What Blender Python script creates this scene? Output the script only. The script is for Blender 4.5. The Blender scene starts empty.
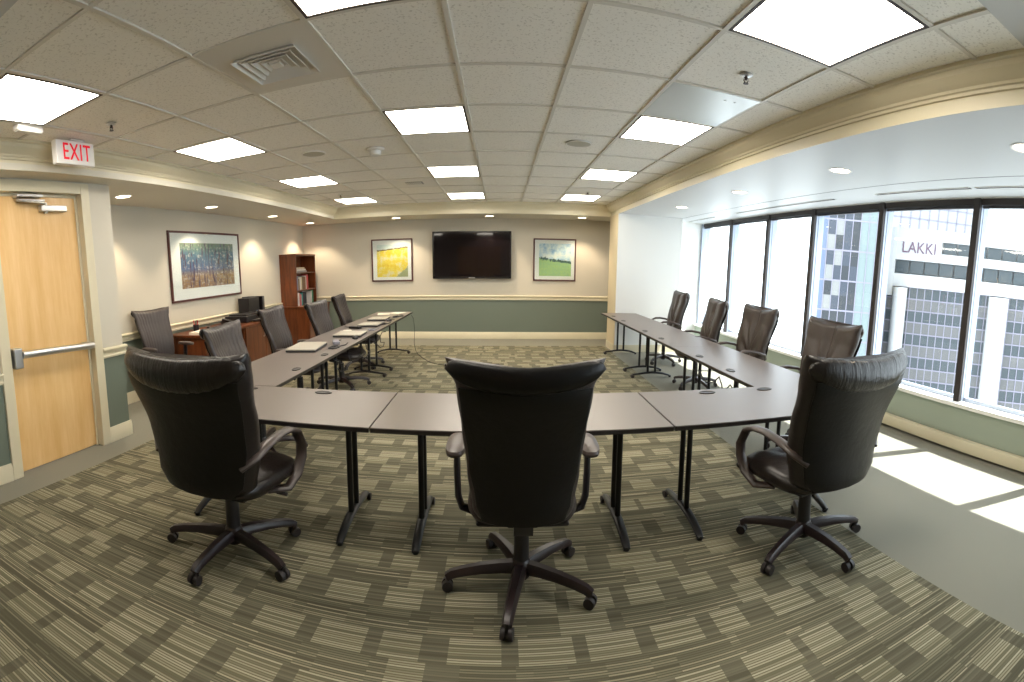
import bpy, math, random
from mathutils import Matrix, Vector
random.seed(7)
S = bpy.context.scene
COL = S.collection
PI = math.pi

# ------------------------------------------------------------------ materials
def mat(name, base=(.8, .8, .8), rough=.5, metal=0., spec=None, emit=None, estr=0.):
    m = bpy.data.materials.new(name); m.use_nodes = True
    b = m.node_tree.nodes['Principled BSDF']
    b.inputs['Base Color'].default_value = (*base, 1)
    b.inputs['Roughness'].default_value = rough
    b.inputs['Metallic'].default_value = metal
    if spec is not None: b.inputs['Specular IOR Level'].default_value = spec
    if emit is not None:
        b.inputs['Emission Color'].default_value = (*emit, 1)
        b.inputs['Emission Strength'].default_value = estr
    return m

class N:
    """small node-graph helper"""
    def __init__(s, m): s.m = m; s.t = m.node_tree; s.b = s.t.nodes['Principled BSDF']
    def n(s, typ, **kw):
        x = s.t.nodes.new(typ)
        for k, v in kw.items(): setattr(x, k, v)
        return x
    def l(s, a, b): s.t.links.new(a, b)
    def pos(s):
        return s.n('ShaderNodeNewGeometry').outputs['Position']
    def obj(s): return s.n('ShaderNodeTexCoord').outputs['Object']
    def sep(s, v):
        x = s.n('ShaderNodeSeparateXYZ'); s.l(v, x.inputs[0]); return x.outputs
    def comb(s, a, b, c):
        x = s.n('ShaderNodeCombineXYZ')
        for i, q in enumerate((a, b, c)): s.put(q, x.inputs[i])
        return x.outputs[0]
    def put(s, q, sock):
        if hasattr(q, 'is_output'): s.l(q, sock)
        else: sock.default_value = q
    def ma(s, op, a, b=0., c=0.):
        x = s.n('ShaderNodeMath', operation=op)
        s.put(a, x.inputs[0]); s.put(b, x.inputs[1])
        if op in ('MULTIPLY_ADD', 'COMPARE', 'SMOOTH_MIN'): s.put(c, x.inputs[2])
        return x.outputs[0]
    def mix(s, f, a, b, blend='MIX'):
        x = s.n('ShaderNodeMix', data_type='RGBA', blend_type=blend)
        s.put(f, x.inputs[0])
        for q, i in ((a, 6), (b, 7)):
            if hasattr(q, 'is_output'): s.l(q, x.inputs[i])
            else: x.inputs[i].default_value = (*q, 1)
        return x.outputs[2]
    def noise(s, vec, scale, detail=2., rough=.5):
        x = s.n('ShaderNodeTexNoise'); s.l(vec, x.inputs['Vector'])
        x.inputs['Scale'].default_value = scale; x.inputs['Detail'].default_value = detail
        x.inputs['Roughness'].default_value = rough
        return x.outputs['Fac']
    def white(s, vec):
        x = s.n('ShaderNodeTexWhiteNoise', noise_dimensions='3D'); s.l(vec, x.inputs['Vector']); return x.outputs['Value']
    def ramp(s, f, stops):
        x = s.n('ShaderNodeValToRGB'); s.l(f, x.inputs[0]); e = x.color_ramp.elements
        while len(e) < len(stops): e.new(.5)
        for i, (p, c) in enumerate(stops): e[i].position = p; e[i].color = (*c, 1)
        return x.outputs[0]
    def scale(s, v, sc):
        x = s.n('ShaderNodeMapping'); s.l(v, x.inputs[0]); x.inputs['Scale'].default_value = sc; return x.outputs[0]
    def bump(s, h, strength=.3, dist=.01):
        x = s.n('ShaderNodeBump'); s.l(h, x.inputs['Height'])
        x.inputs['Strength'].default_value = strength; x.inputs['Distance'].default_value = dist
        s.l(x.outputs[0], s.b.inputs['Normal'])
    def color(s, c): s.l(c, s.b.inputs['Base Color'])

M = {}
M['cream'] = mat('cream_trim_paint', (.66, .60, .44), .4)
M['white_paint'] = mat('white_paint', (.74, .74, .72), .6)
M['column_side'] = mat('halogen_warmed_cream_paint', (.66, .56, .38), .6)  # cream column face with the halogen lamps' warmth put into its colour
M['soffit'] = mat('soffit_paint', (.66, .62, .53), .6)
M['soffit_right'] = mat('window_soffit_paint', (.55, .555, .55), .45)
M['grid'] = mat('ceiling_grid_white', (.66, .63, .57), .45)
M['fixture'] = mat('fixture_white', (.75, .73, .70), .4)
M['dark_frame'] = mat('dark_lamp_frame', (.035, .02, .02), .5)
M['black_plastic'] = mat('black_plastic', (.012, .010, .012), .38)
M['brown_plastic'] = mat('brown_black_plastic', (.022, .013, .014), .32)
M['black_metal'] = mat('black_metal', (.010, .010, .011), .4, .3)
M['underside'] = mat('table_underside', (.06, .045, .035), .7)
M['silver'] = mat('brushed_steel', (.62, .62, .62), .3, .9)
M['laptop'] = mat('laptop_lid_silver', (.50, .47, .40), .4, .1)
M['laptop_dark'] = mat('laptop_body_dark', (.05, .05, .055), .4)
M['paper'] = mat('paper', (.82, .78, .66), .7)
M['bronze'] = mat('bronze_mullion', (.028, .021, .020), .5)
M['alu'] = mat('aluminium_mullion_side', (.34, .38, .46), .35, .3)
M['sill'] = mat('sill_white', (.80, .80, .78), .35)
M['mat_board'] = mat('picture_mat_board', (.88, .85, .80), .7)
M['slot'] = mat('dark_slot', (.03, .03, .035), .7)
M['tv'] = mat('television_bezel', (.012, .010, .011), .22)
M['screen'] = mat('television_screen', (.006, .004, .005), .05, spec=.5)
M['red'] = mat('red_plastic', (.55, .02, .03), .45)
M['metal_plate'] = mat('galvanised_plate', (.42, .43, .42), .28, .8)
M['rubber'] = mat('caster_rubber', (.02, .015, .015), .5)
M['cable'] = mat('black_cable', (.015, .015, .02), .5)
M['cable_grey'] = mat('grey_cable', (.25, .25, .30), .5)
M['led'] = mat('blue_indicator', (.0, .0, .1), .4, emit=(.05, .1, 1), estr=4)
M['concrete'] = mat('white_facade', (.42, .42, .42), .6)
M['pane_dark'] = mat('facade_window_glass', (.034, .046, .053), .3, .0)
M['tower_glass'] = mat('tower_glass_blue', (.07, .10, .19), .3)
M['tower_dark'] = mat('tower_glass_grey', (.035, .045, .06), .3)
M['tower_pale'] = mat('tower_panel_pale', (.30, .31, .32), .5)
M['spandrel'] = mat('grey_spandrel', (.10, .098, .098), .5)
M['tower_frame'] = mat('tower_frame', (.20, .19, .24), .4)
M['sign_mauve'] = mat('sign_letter_mauve', (.11, .06, .10), .5)
M['exit_red'] = mat('exit_letter_red', (.75, .0, .02), .4, emit=(1, .0, .02), estr=.22)
M['exit_box'] = mat('exit_sign_housing', (.9, .88, .87), .4)

def wall_paint(name, upper, lower, zsplit=.82):
    m = mat(name, rough=.62); g = N(m); z = g.sep(g.pos())[2]
    f = g.ma('GREATER_THAN', z, zsplit); g.color(g.mix(f, lower, upper)); 
    g.bump(g.noise(g.pos(), 260, 2), .06, .002); return m
M['wall'] = wall_paint('two_tone_wall_paint', (.57, .53, .445), (.145, .175, .140))
M['wall_low'] = mat('sage_green_wall_paint', (.30, .35, .29), .6)

def wood(name, c1, c2, scale=1., rough=.35, axis='Z'):
    m = mat(name, rough=rough); g = N(m); v = g.obj()
    sc = {'Z': (9, 9, .9), 'Y': (9, .9, 9), 'X': (.9, 9, 9)}[axis]
    n1 = g.noise(g.scale(v, tuple(q * scale for q in sc)), 2.2, 6, .6)
    n2 = g.noise(g.scale(v, tuple(q * scale * 6 for q in sc)), 3, 3, .6)
    f = g.ma('ADD', g.ma('MULTIPLY', n1, .75), g.ma('MULTIPLY', n2, .25))
    g.color(g.ramp(f, [(.35, c1), (.65, c2)])); return m
M['maple'] = wood('maple_door_veneer', (.72, .43, .16), (.84, .57, .27), .4, .35)
M['cherry'] = wood('cherry_wood', (.075, .018, .006), (.19, .055, .017), 1., .3)
M['cherry_dark'] = wood('cherry_wood_shaded_inside', (.07, .014, .008), (.13, .03, .012), 1., .45)
M['frame_wood'] = wood('dark_red_picture_frame', (.06, .02, .018), (.12, .035, .03), 2., .3)

def leather(name, base, rough):
    m = mat(name, base, rough); g = N(m); v = g.obj()
    n = g.noise(v, 22, 5, .6); n2 = g.noise(v, 300, 2)
    g.bump(g.ma('ADD', g.ma('MULTIPLY', n, .8), g.ma('MULTIPLY', n2, .12)), .35, .01); return m
M['leather_dark'] = leather('black_leather', (.003, .0022, .0022), .40)
M['leather_dark'].node_tree.nodes['Principled BSDF'].inputs['Specular IOR Level'].default_value = .32
M['leather_roll'] = leather('creased_black_leather', (.010, .007, .006), .30)
m = M['leather_roll']; g = N(m)
g.bump(g.ma('ADD', g.noise(g.scale(g.obj(), (55, 8, 5)), 1.6, 4, .6), g.ma('MULTIPLY', g.noise(g.obj(), 25, 3), .9)), .38, .012)
M['leather_grey'] = leather('charcoal_leather', (.040, .031, .030), .40)
M['leather_black'] = leather('soft_black_leather', (.013, .009, .008), .34)
M['leather_lit'] = leather('lit_black_leather', (.040, .029, .025), .36)  # lighter copy of the black leather: light on the window-side row in its colour
M['grille'] = mat('speaker_grille', (.46, .44, .38), .6)
M['pad'] = mat('armrest_pad_soft_plastic', (.055, .040, .036), .36)

# laminate
m = M['laminate'] = mat('taupe_laminate', (.118, .092, .080), rough=.37, spec=1.)
m.node_tree.nodes['Principled BSDF'].inputs['IOR'].default_value = 1.65
M['edge'] = mat('black_table_edge', (.015, .012, .012), .4)

# ceiling tile
m = M['tile'] = mat('mineral_ceiling_tile', rough=.85); g = N(m); v = g.pos()
n = g.noise(g.scale(v, (1, 1, 1)), 70, 3, .65)
spk = g.ramp(n, [(.36, (0, 0, 0)), (.43, (1, 1, 1))])
g.color(g.mix(spk, (.66, .63, .58), (.88, .855, .80))); g.bump(n, .35, .004)

# plain border carpet
m = M['carpet_plain'] = mat('plain_border_carpet', rough=.95, spec=.1); g = N(m); v = g.pos()
f = g.noise(v, 420, 2, .7)
g.color(g.mix(f, (.16, .155, .125), (.32, .31, .26))); g.bump(f, .5, .004)

# patterned carpet: fine stripes running across the room, cut by rows of light and dark blocks
m = M['carpet'] = mat('striped_block_carpet', rough=.95, spec=.1); g = N(m); v = g.pos()
x, y, z = g.sep(v)
RH = .140
row = g.ma('FLOOR', g.ma('DIVIDE', y, RH))
par = g.ma('MODULO', g.ma('ABSOLUTE', row), 2.)
rr = g.white(g.comb(row, 3.3, 0.))
xx = g.ma('ADD', g.ma('DIVIDE', x, .275), g.ma('MULTIPLY', rr, 17.))
cell = g.ma('FLOOR', xx); fr = g.ma('FRACT', xx)
cv = g.white(g.comb(cell, row, 5.)); cv2 = g.white(g.comb(cell, row, 11.))
wl = g.ma('MULTIPLY_ADD', cv, .42, .46)            # width of the light block in the cell
inl = g.ma('LESS_THAN', fr, wl)
ind = g.ma('GREATER_THAN', fr, wl)
blk = g.ma('ADD', cell, g.ma('MULTIPLY', inl, .37))
st = g.ma('FLOOR', g.ma('DIVIDE', y, .0115))
s1 = g.white(g.comb(st, blk, row)); s2 = g.white(g.comb(st, 7., 1.))
strp = g.ma('ADD', g.ma('MULTIPLY', s1, .38), g.ma('MULTIPLY', s2, .62))
thin = g.ma('LESS_THAN', g.ma('FRACT', g.ma('DIVIDE', y, .0115)), .62)
light = g.mix(thin, (.150, .132, .080), g.ramp(strp, [(.25, (.155, .145, .095)), (.48, (.28, .26, .18)), (.8, (.41, .38, .28))]))
mid = g.mix(thin, (.105, .098, .062), g.ramp(strp, [(.25, (.095, .09, .062)), (.55, (.175, .162, .11)), (.75, (.29, .26, .18)), (.9, (.40, .355, .25))]))
dark = g.ramp(strp, [(.2, (.098, .092, .062)), (.8, (.155, .142, .098))])
keep = g.ma('LESS_THAN', cv2, g.ma('MULTIPLY_ADD', par, -.70, .93))
c = g.mix(g.ma('MULTIPLY', inl, keep), mid, light); c = g.mix(g.ma('MULTIPLY', ind, g.ma('MULTIPLY', keep, .85)), c, dark)
fz = g.noise(v, 500, 2, .7)
c2 = g.mix(.35, c, g.mix(fz, (.0, .0, .0), (1, 1, 1)), 'SOFT_LIGHT')
g.color(c2); g.bump(fz, .5, .004)

# pictures
def art(name): 
    m = mat(name, rough=.5); return m, N(m)
m, g = art('watercolour_woodland'); M['art_forest'] = m
v = g.n('ShaderNodeTexCoord').outputs['Generated']; X, Y, Z = g.sep(v)
base = g.ramp(Z, [(.0, (.32, .17, .08)), (.26, (.38, .24, .14)), (.42, (.10, .14, .26)), (.75, (.09, .17, .22)), (1., (.20, .26, .16))])
tr = g.noise(g.scale(v, (22, 1, 1.4)), 1.6, 3, .6)
trunks = g.ramp(tr, [(.40, (0, 0, 0)), (.46, (1, 1, 1))])
spl = g.noise(g.scale(v, (9, 1, 6)), 2, 5, .7)
c = g.mix(g.ma('MULTIPLY', g.ma('GREATER_THAN', spl, .56), .6), base, (.62, .55, .50))
c = g.mix(g.ma('MULTIPLY', g.ma('LESS_THAN', spl, .40), .55), c, (.10, .12, .30))
c = g.mix(trunks, (.09, .05, .09), c); g.color(c)
m, g = art('watercolour_yellow_field'); M['art_yellow'] = m
v = g.n('ShaderNodeTexCoord').outputs['Generated']; X, Y, Z = g.sep(v)
n = g.noise(g.scale(v, (3, 1, 3)), 1.5, 5, .65); n2 = g.noise(g.scale(v, (7, 1, 5)), 2, 4, .7)
field = g.ramp(n, [(.35, (.80, .52, .02)), (.5, (.86, .66, .06)), (.62, (.80, .70, .42))])
field = g.mix(g.ma('MULTIPLY', g.ma('GREATER_THAN', g.ma('SUBTRACT', g.ma('MULTIPLY', X, .8), Z), g.ma('ADD', .38, g.ma('MULTIPLY', n2, .2))), .8), field, (.26, .34, .24))
sky = g.mix(n2, (.55, .66, .66), (.85, .86, .78))
hz = g.ma('ADD', .86, g.ma('MULTIPLY', g.ma('SUBTRACT', X, .5), .10))
c = g.mix(g.ma('GREATER_THAN', Z, hz), field, sky)
ridge = g.ma('LESS_THAN', g.ma('ABSOLUTE', g.ma('SUBTRACT', Z, hz)), g.ma('MULTIPLY', g.ma('SUBTRACT', n2, .32), .09))
c = g.mix(ridge, c, (.16, .10, .03)); g.color(c)
m, g = art('watercolour_green_field'); M['art_green'] = m
v = g.n('ShaderNodeTexCoord').outputs['Generated']; X, Y, Z = g.sep(v)
n = g.noise(g.scale(v, (3, 1, 3)), 1.4, 5, .65); n2 = g.noise(g.scale(v, (6, 1, 6)), 2, 4, .7)
sky = g.ramp(n, [(.38, (.28, .46, .66)), (.5, (.60, .72, .76)), (.6, (.82, .83, .76))])
gr = g.mix(n2, (.20, .42, .30), (.52, .66, .14))
hz = g.ma('SUBTRACT', .56, g.ma('MULTIPLY', X, .14))
c = g.mix(g.ma('GREATER_THAN', Z, hz), gr, sky)
trees = g.ma('LESS_THAN', g.ma('ABSOLUTE', g.ma('SUBTRACT', Z, hz)), g.ma('MULTIPLY', g.ma('SUBTRACT', n2, .38), .30))
c = g.mix(trees, c, (.05, .11, .10)); g.color(c)

# glass
m = M['glass'] = bpy.data.materials.new('clear_window_glass'); m.use_nodes = True
t = m.node_tree; t.nodes.clear()
o = t.nodes.new('ShaderNodeOutputMaterial'); mx = t.nodes.new('ShaderNodeMixShader')
tr = t.nodes.new('ShaderNodeBsdfTransparent'); tr.inputs[0].default_value = (.93, .96, .97, 1)
gl = t.nodes.new('ShaderNodeBsdfGlossy'); gl.inputs['Roughness'].default_value = .02
mx.inputs[0].default_value = .04
t.links.new(tr.outputs[0], mx.inputs[1]); t.links.new(gl.outputs[0], mx.inputs[2]); t.links.new(mx.outputs[0], o.inputs[0])

def emis(name, col, s):
    m = bpy.data.materials.new(name); m.use_nodes = True; t = m.node_tree; t.nodes.clear()
    o = t.nodes.new('ShaderNodeOutputMaterial'); e = t.nodes.new('ShaderNodeEmission')
    e.inputs[0].default_value = (*col, 1); e.inputs[1].default_value = s; t.links.new(e.outputs[0], o.inputs[0]); return m
M['diffuser'] = emis('lit_light_diffuser', (1., .92, .79), 14.)
M['can_lens'] = emis('lit_downlight_lens', (1., .85, .62), 9.)

# ------------------------------------------------------------------ geometry helpers
class MB:
    def __init__(s): s.v = []; s.f = []
    def add(s, vs, fs, mtx=None):
        o = len(s.v)
        for p in vs:
            p = Vector(p); s.v.append(tuple(mtx @ p) if mtx else tuple(p))
        s.f += [tuple(i + o for i in f) for f in fs]; return s
    def box(s, x0, x1, y0, y1, z0, z1, mtx=None):
        v = [(x, y, z) for z in (z0, z1) for y in (y0, y1) for x in (x0, x1)]
        return s.add(v, [(0, 2, 3, 1), (4, 5, 7, 6), (0, 1, 5, 4), (2, 6, 7, 3), (0, 4, 6, 2), (1, 3, 7, 5)], mtx)
    def cyl(s, p0, p1, r0, r1=None, n=16):
        r1 = r0 if r1 is None else r1
        p0, p1 = Vector(p0), Vector(p1); d = (p1 - p0).normalized()
        a = d.orthogonal().normalized(); b = d.cross(a)
        vs = []
        for p, r in ((p0, r0), (p1, r1)):
            for i in range(n):
                t = 2 * PI * i / n; vs.append(p + a * r * math.cos(t) + b * r * math.sin(t))
        fs = [(i, (i + 1) % n, n + (i + 1) % n, n + i) for i in range(n)]
        fs += [tuple(range(n - 1, -1, -1)), tuple(range(n, 2 * n))]
        return s.add(vs, fs)
    def sweep(s, path, sect, ups=None, closed_ends=True):
        """path: points; sect(i) -> list of (side, up) offsets; ups: up vector"""
        n = None; vs = []
        P = [Vector(p) for p in path]
        for i, p in enumerate(P):
            d = (P[min(i + 1, len(P) - 1)] - P[max(i - 1, 0)]).normalized()
            up = Vector(ups[i] if isinstance(ups, list) else (ups or (0, 0, 1)))
            side = d.cross(up)
            if side.length < 1e-4: side = d.orthogonal()
            side.normalize(); u = side.cross(d).normalized()
            ring = sect(i); n = len(ring)
            for a, b in ring: vs.append(p + side * a + u * b)
        fs = []
        for i in range(len(P) - 1):
            for j in range(n):
                k = (j + 1) % n; fs.append((i * n + j, i * n + k, (i + 1) * n + k, (i + 1) * n + j))
        if closed_ends: fs += [tuple(range(n - 1, -1, -1)), tuple((len(P) - 1) * n + j for j in range(n))]
        return s.add(vs, fs)
    def tube(s, path, r, n=8, ups=None):
        return s.sweep(path, lambda i: [(r * math.cos(2 * PI * j / n), r * math.sin(2 * PI * j / n)) for j in range(n)], ups)
    def ringgrid(s, rings):
        n = len(rings[0]); vs = [p for r in rings for p in r]; fs = []
        for i in range(len(rings) - 1):
            for j in range(n):
                k = (j + 1) % n; fs.append((i * n + j, i * n + k, (i + 1) * n + k, (i + 1) * n + j))
        fs += [tuple(range(n - 1, -1, -1)), tuple((len(rings) - 1) * n + j for j in range(n))]
        return s.add(vs, fs)
    def lathe(s, prof, c=(0, 0, 0), n=32, sx=1., sy=1.):
        rings = [[(c[0] + r * sx * math.cos(2 * PI * j / n), c[1] + r * sy * math.sin(2 * PI * j / n), c[2] + z) for j in range(n)] for r, z in prof]
        return s.ringgrid(rings)
    def build(s, name, m, parent=None, smooth=False, bevel=0., ang=35, seg=2):
        me = bpy.data.meshes.new(name); me.from_pydata(s.v, [], s.f); me.validate(); me.update()
        import bmesh
        bm = bmesh.new(); bm.from_mesh(me); bmesh.ops.recalc_face_normals(bm, faces=bm.faces); bm.to_mesh(me); bm.free()
        if smooth or bevel:
            for p in me.polygons: p.use_smooth = True
            me.set_sharp_from_angle(angle=math.radians(ang))
        ms = m if isinstance(m, list) else [m]
        for q in ms: me.materials.append(q)
        o = bpy.data.objects.new(name, me); COL.objects.link(o)
        if parent: o.parent = parent
        if bevel:
            b = o.modifiers.new('bevel', 'BEVEL'); b.width = bevel; b.segments = seg; b.limit_method = 'ANGLE'; b.angle_limit = math.radians(40)
            b.harden_normals = True
        return o

def tag(o, label, cat, group=None, kind=None):
    o['label'] = label; o['category'] = cat
    if group: o['group'] = group
    if kind: o['kind'] = kind
    return o
def thing(name, label, cat, loc=(0, 0, 0), rz=0., group=None):
    o = bpy.data.objects.new(name, None); COL.objects.link(o); o.location = loc; o.rotation_euler = (0, 0, rz)
    o.empty_display_size = .1
    return tag(o, label, cat, group)
def struct(o):
    o['kind'] = 'structure'; return o
def copy_tree(o, parent=None):
    kids = list(o.children)
    c = o.copy(); COL.objects.link(c)
    if parent: c.parent = parent
    for k in kids: copy_tree(k, c)
    return c
def BX(name, m, *a, parent=None, bevel=0.):
    return MB().box(*a).build(name, m, parent, bevel=bevel)

def text_mesh(o, fc, m):
    """turn a text object into an ordinary mesh object"""
    dg = bpy.context.evaluated_depsgraph_get()
    me = bpy.data.meshes.new_from_object(o.evaluated_get(dg)); nm = o.name.split('.')[0]
    n = bpy.data.objects.new(nm, me); COL.objects.link(n); n.parent = o.parent; n.location = o.location; n.rotation_euler = o.rotation_euler; n.scale = o.scale
    bpy.data.objects.remove(o); bpy.data.curves.remove(fc); me.materials.clear(); me.materials.append(m); n.name = nm
    return n

# ------------------------------------------------------------------ camera (a 120-degree cylindrical wide-angle view)
CH = 1.507
yaw, pit, rol, F, CY = .0249, -.1307, .0076, 494.02, 329.42
fwd = Vector((math.sin(yaw) * math.cos(pit), math.cos(yaw) * math.cos(pit), math.sin(pit)))
rgt = Vector((math.cos(yaw), -math.sin(yaw), 0)); up = rgt.cross(fwd)
r2 = rgt * math.cos(rol) + up * math.sin(rol); u2 = -rgt * math.sin(rol) + up * math.cos(rol)
cam = bpy.data.cameras.new('camera'); co = bpy.data.objects.new('camera', cam); COL.objects.link(co)
co.matrix_world = Matrix(((r2.x, u2.x, -fwd.x, 0), (r2.y, u2.y, -fwd.y, 0), (r2.z, u2.z, -fwd.z, CH), (0, 0, 0, 1)))
cam.type = 'PANO'; cam.panorama_type = 'CENTRAL_CYLINDRICAL'
cam.central_cylindrical_radius = 1.
cam.central_cylindrical_range_u_min = -512 / F; cam.central_cylindrical_range_u_max = 512 / F
cam.central_cylindrical_range_v_min = -(682 - CY) / F; cam.central_cylindrical_range_v_max = CY / F
cam.clip_end = 500; cam.clip_start = .02
S.camera = co

# ------------------------------------------------------------------ room dimensions
ZC, ZS = 2.598, 2.412            # tile ceiling, soffit
XD, XL = -3.32, -4.148           # door wall, picture wall
YB, YF = 9.99, 9.03              # far wall, far fascia
XR = 3.846                       # window wall
YN = -2.6                        # wall behind the camera
XCL, XCR, YC = -2.969, 1.892, 8.91
XFL, XFR = -3.087, 2.012
JY = 3.42                        # where the door wall ends

struct(BX('floor', M['carpet_plain'], XL - .2, XR + .3, YN - .2, YB + .2, -.15, 0))
struct(BX('floor_carpet_inset', M['carpet'], -3.0, 1.96, YN + .6, 9.08, 0, .004))
struct(BX('wall_far', M['wall'], XL - .15, XR + .3, YB, YB + .15, 0, ZC + .1))
struct(BX('wall_left', M['wall'], XL - .15, XL, JY - .2, YB, 0, ZC + .1))
w = MB(); w.box(XD - .14, XD, YN, 2.12, 0, ZC + .1); w.box(XD - .14, XD, 3.04, JY, 0, ZC + .1); w.box(XD - .14, XD, 2.12, 3.04, 2.31, ZC + .1)
w.box(XL - .15, XD - .14, JY - .14, JY, 0, ZC + .1)
struct(w.build('wall_door_side', M['wall']))
struct(BX('wall_near', M['wall'], XL - .15, XR + .3, YN - .15, YN, 0, ZC + .1))
# boxed column and window-side alcove wall
struct(BX('wall_column', M['white_paint'], XFR, 3.184, 8.42, YF + .02, 0, ZS + .02))
struct(BX('wall_alcove', M['white_paint'], 3.184, XR + .2, 9.06, YB, 0, ZS))
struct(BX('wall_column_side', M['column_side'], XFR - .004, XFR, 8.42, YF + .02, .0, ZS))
struct(BX('baseboard_column', M['cream'], XFR - .015, XFR, 8.405, YF + .02, 0, .13, bevel=.003))
struct(BX('baseboard_column_front', M['cream'], XFR - .015, 3.2, 8.405, 8.42, 0, .13, bevel=.003))
# ceiling
c = MB(); c.box(XCL - .12, XCR + .12, 1.2, YC + .12, ZC + .006, ZC + .05)
ceil = struct(c.build('ceiling', M['tile']))
struct(BX('ceiling_plain_front', M['soffit_right'], XCL - .13, XCR + .13, YN, 1.2, ZC - .001, ZC + .05))
gb = MB(); GX, GY, GS, GR = -.2388, 2.178, .61, .699
for i in range(-4, 4):
    x = GX + i * GS; gb.box(x - .012, x + .012, 1.2, YC, ZC - .003, ZC + .008)
for j in range(-1, 10):
    y = GY + j * GR; gb.box(XCL, XCR, y - .0115, y + .0115, ZC - .0022, ZC + .008)
gb.build('ceiling_grid', M['grid'], ceil)
struct(BX('ceiling_soffit_left', M['soffit'], XL - .02, XFL + .001, YN, YB, ZS, ZS + .05))
struct(BX('ceiling_soffit_far', M['soffit'], XFL - .001, XR + .12, YF - .001, YB, ZS, ZS + .05))
struct(BX('ceiling_soffit_right', M['soffit_right'], XFR - .001, XR + .12, YN, YF - .002, ZS, ZS + .05))
# crown and fascia swept round three sides with mitred corners
prof = [(0, ZC + .01), (0, ZC - .012), (.018, ZC - .018), (.026, ZC - .040), (.052, ZC - .066), (.082, ZC - .082), (.088, ZC - .094),
        (.100, ZC - .098), (.104, ZC - .112), (.118, ZC - .114), (.118, ZS - .0015), (.121, ZS - .0015), (.121, ZC + .01)]
path = [((XCL, YN), (-1, 0)), ((XCL, YC), (-1, 1)), ((XCR, YC), (1, 1)), ((XCR, YN), (1, 0))]
rings = [[(p[0] + o_ * d[0], p[1] + o_ * d[1], z_) for o_, z_ in prof] for p, d in path]
struct(MB().ringgrid(rings).build('trim_1', M['cream'], smooth=True, ang=25))

# chair rails and baseboards
def rail(name, p0, p1, nrm, z=.835):
    pr_ = [(0, 0), (.018, .004), (.022, .022), (.014, .034), (.016, .058), (.034, .070), (.038, .084), (.030, .094), (0, .098)]
    rs = [[(p[0] + nrm[0] * a, p[1] + nrm[1] * a, z + b) for a, b in pr_] for p in (p0, p1)]
    return struct(MB().ringgrid(rs).build(name, M['cream'], smooth=True, ang=30))
def baseb(name, p0, p1, nrm, h=.14):
    pr_ = [(0, 0), (.018, 0), (.018, h - .03), (.012, h - .018), (.008, h), (0, h)]
    rs = [[(p[0] + nrm[0] * a, p[1] + nrm[1] * a, b) for a, b in pr_] for p in (p0, p1)]
    return struct(MB().ringgrid(rs).build(name, M['cream'], smooth=True, ang=30))
rail('trim_2', (XL, YB), (XFR + .5, YB), (0, -1), .79); baseb('baseboard_far', (XL, YB), (XFR + .5, YB), (0, -1))
rail('trim_3', (XL, JY), (XL, YB), (1, 0), .77); baseb('baseboard_left', (XL, JY), (XL, YB), (1, 0))
rail('trim_4', (XD, 3.135), (XD, JY + .03), (1, 0), .80); baseb('baseboard_door_side', (XD, 3.135), (XD, JY + .018), (1, 0))
rail('trim_5', (XD, YN), (XD, 2.025), (1, 0), .78); baseb('baseboard_near_left', (XD, YN), (XD, 2.025), (1, 0))
# door
jm = MB()
jm.box(XD - .12, XD + .02, 2.025, 2.125, 0, 2.40); jm.box(XD - .12, XD + .02, 3.035, 3.135, 0, 2.40); jm.box(XD - .12, XD + .02, 2.125, 3.035, 2.305, 2.40)
jm.box(XD - .12, XD - .045, 2.125, 2.15, 0, 2.30); jm.box(XD - .12, XD - .045, 3.01, 3.035, 0, 2.30); jm.box(XD - .12, XD - .045, 2.125, 3.035, 2.28, 2.305)
struct(jm.build('trim_6', M['cream'], bevel=.006))
door = struct(BX('door_1', M['maple'], XD - .10, XD - .055, 2.13, 3.03, .012, 2.30))
hb = MB(); hb.cyl((XD + .035, 2.22, .99), (XD + .035, 3.0, .955), .030, n=14)
hb.box(XD - .055, XD + .02, 2.94, 3.0, .935, .985)
hb.build('push_bar', M['silver'], door, smooth=True)
lb = MB(); lb.box(XD - .055, XD + .05, 2.14, 2.22, .885, 1.05); lb.build('latch_case', M['silver'], door, bevel=.012)
cl = MB(); cl.box(XD - .055, XD - .005, 2.60, 2.88, 2.155, 2.205); cl.cyl((XD - .03, 2.66, 2.14), (XD - .03, 2.66, 2.225), .018, n=12)
cl.build('door_closer', M['silver'], door, bevel=.005)
ca = MB(); ca.box(XD - .03, XD + .0, 2.36, 2.64, 2.232, 2.25); ca.tube([(XD - .015, 2.66, 2.22), (XD + .01, 2.5, 2.225), (XD + .02, 2.36, 2.23)], .010, 8)
ca.box(XD - .045, XD + .03, 2.34, 2.60, 2.262, 2.284)
ca.build('closer_arm', M['silver'], door, bevel=.003)
# wall behind the camera: a pair of maple doors
struct(BX('door_2', M['maple'], -1.9, -.95, YN, YN + .05, 0, 2.3, bevel=.004)); struct(BX('door_3', M['maple'], -.93, .02, YN, YN + .05, 0, 2.3, bevel=.004))

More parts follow.
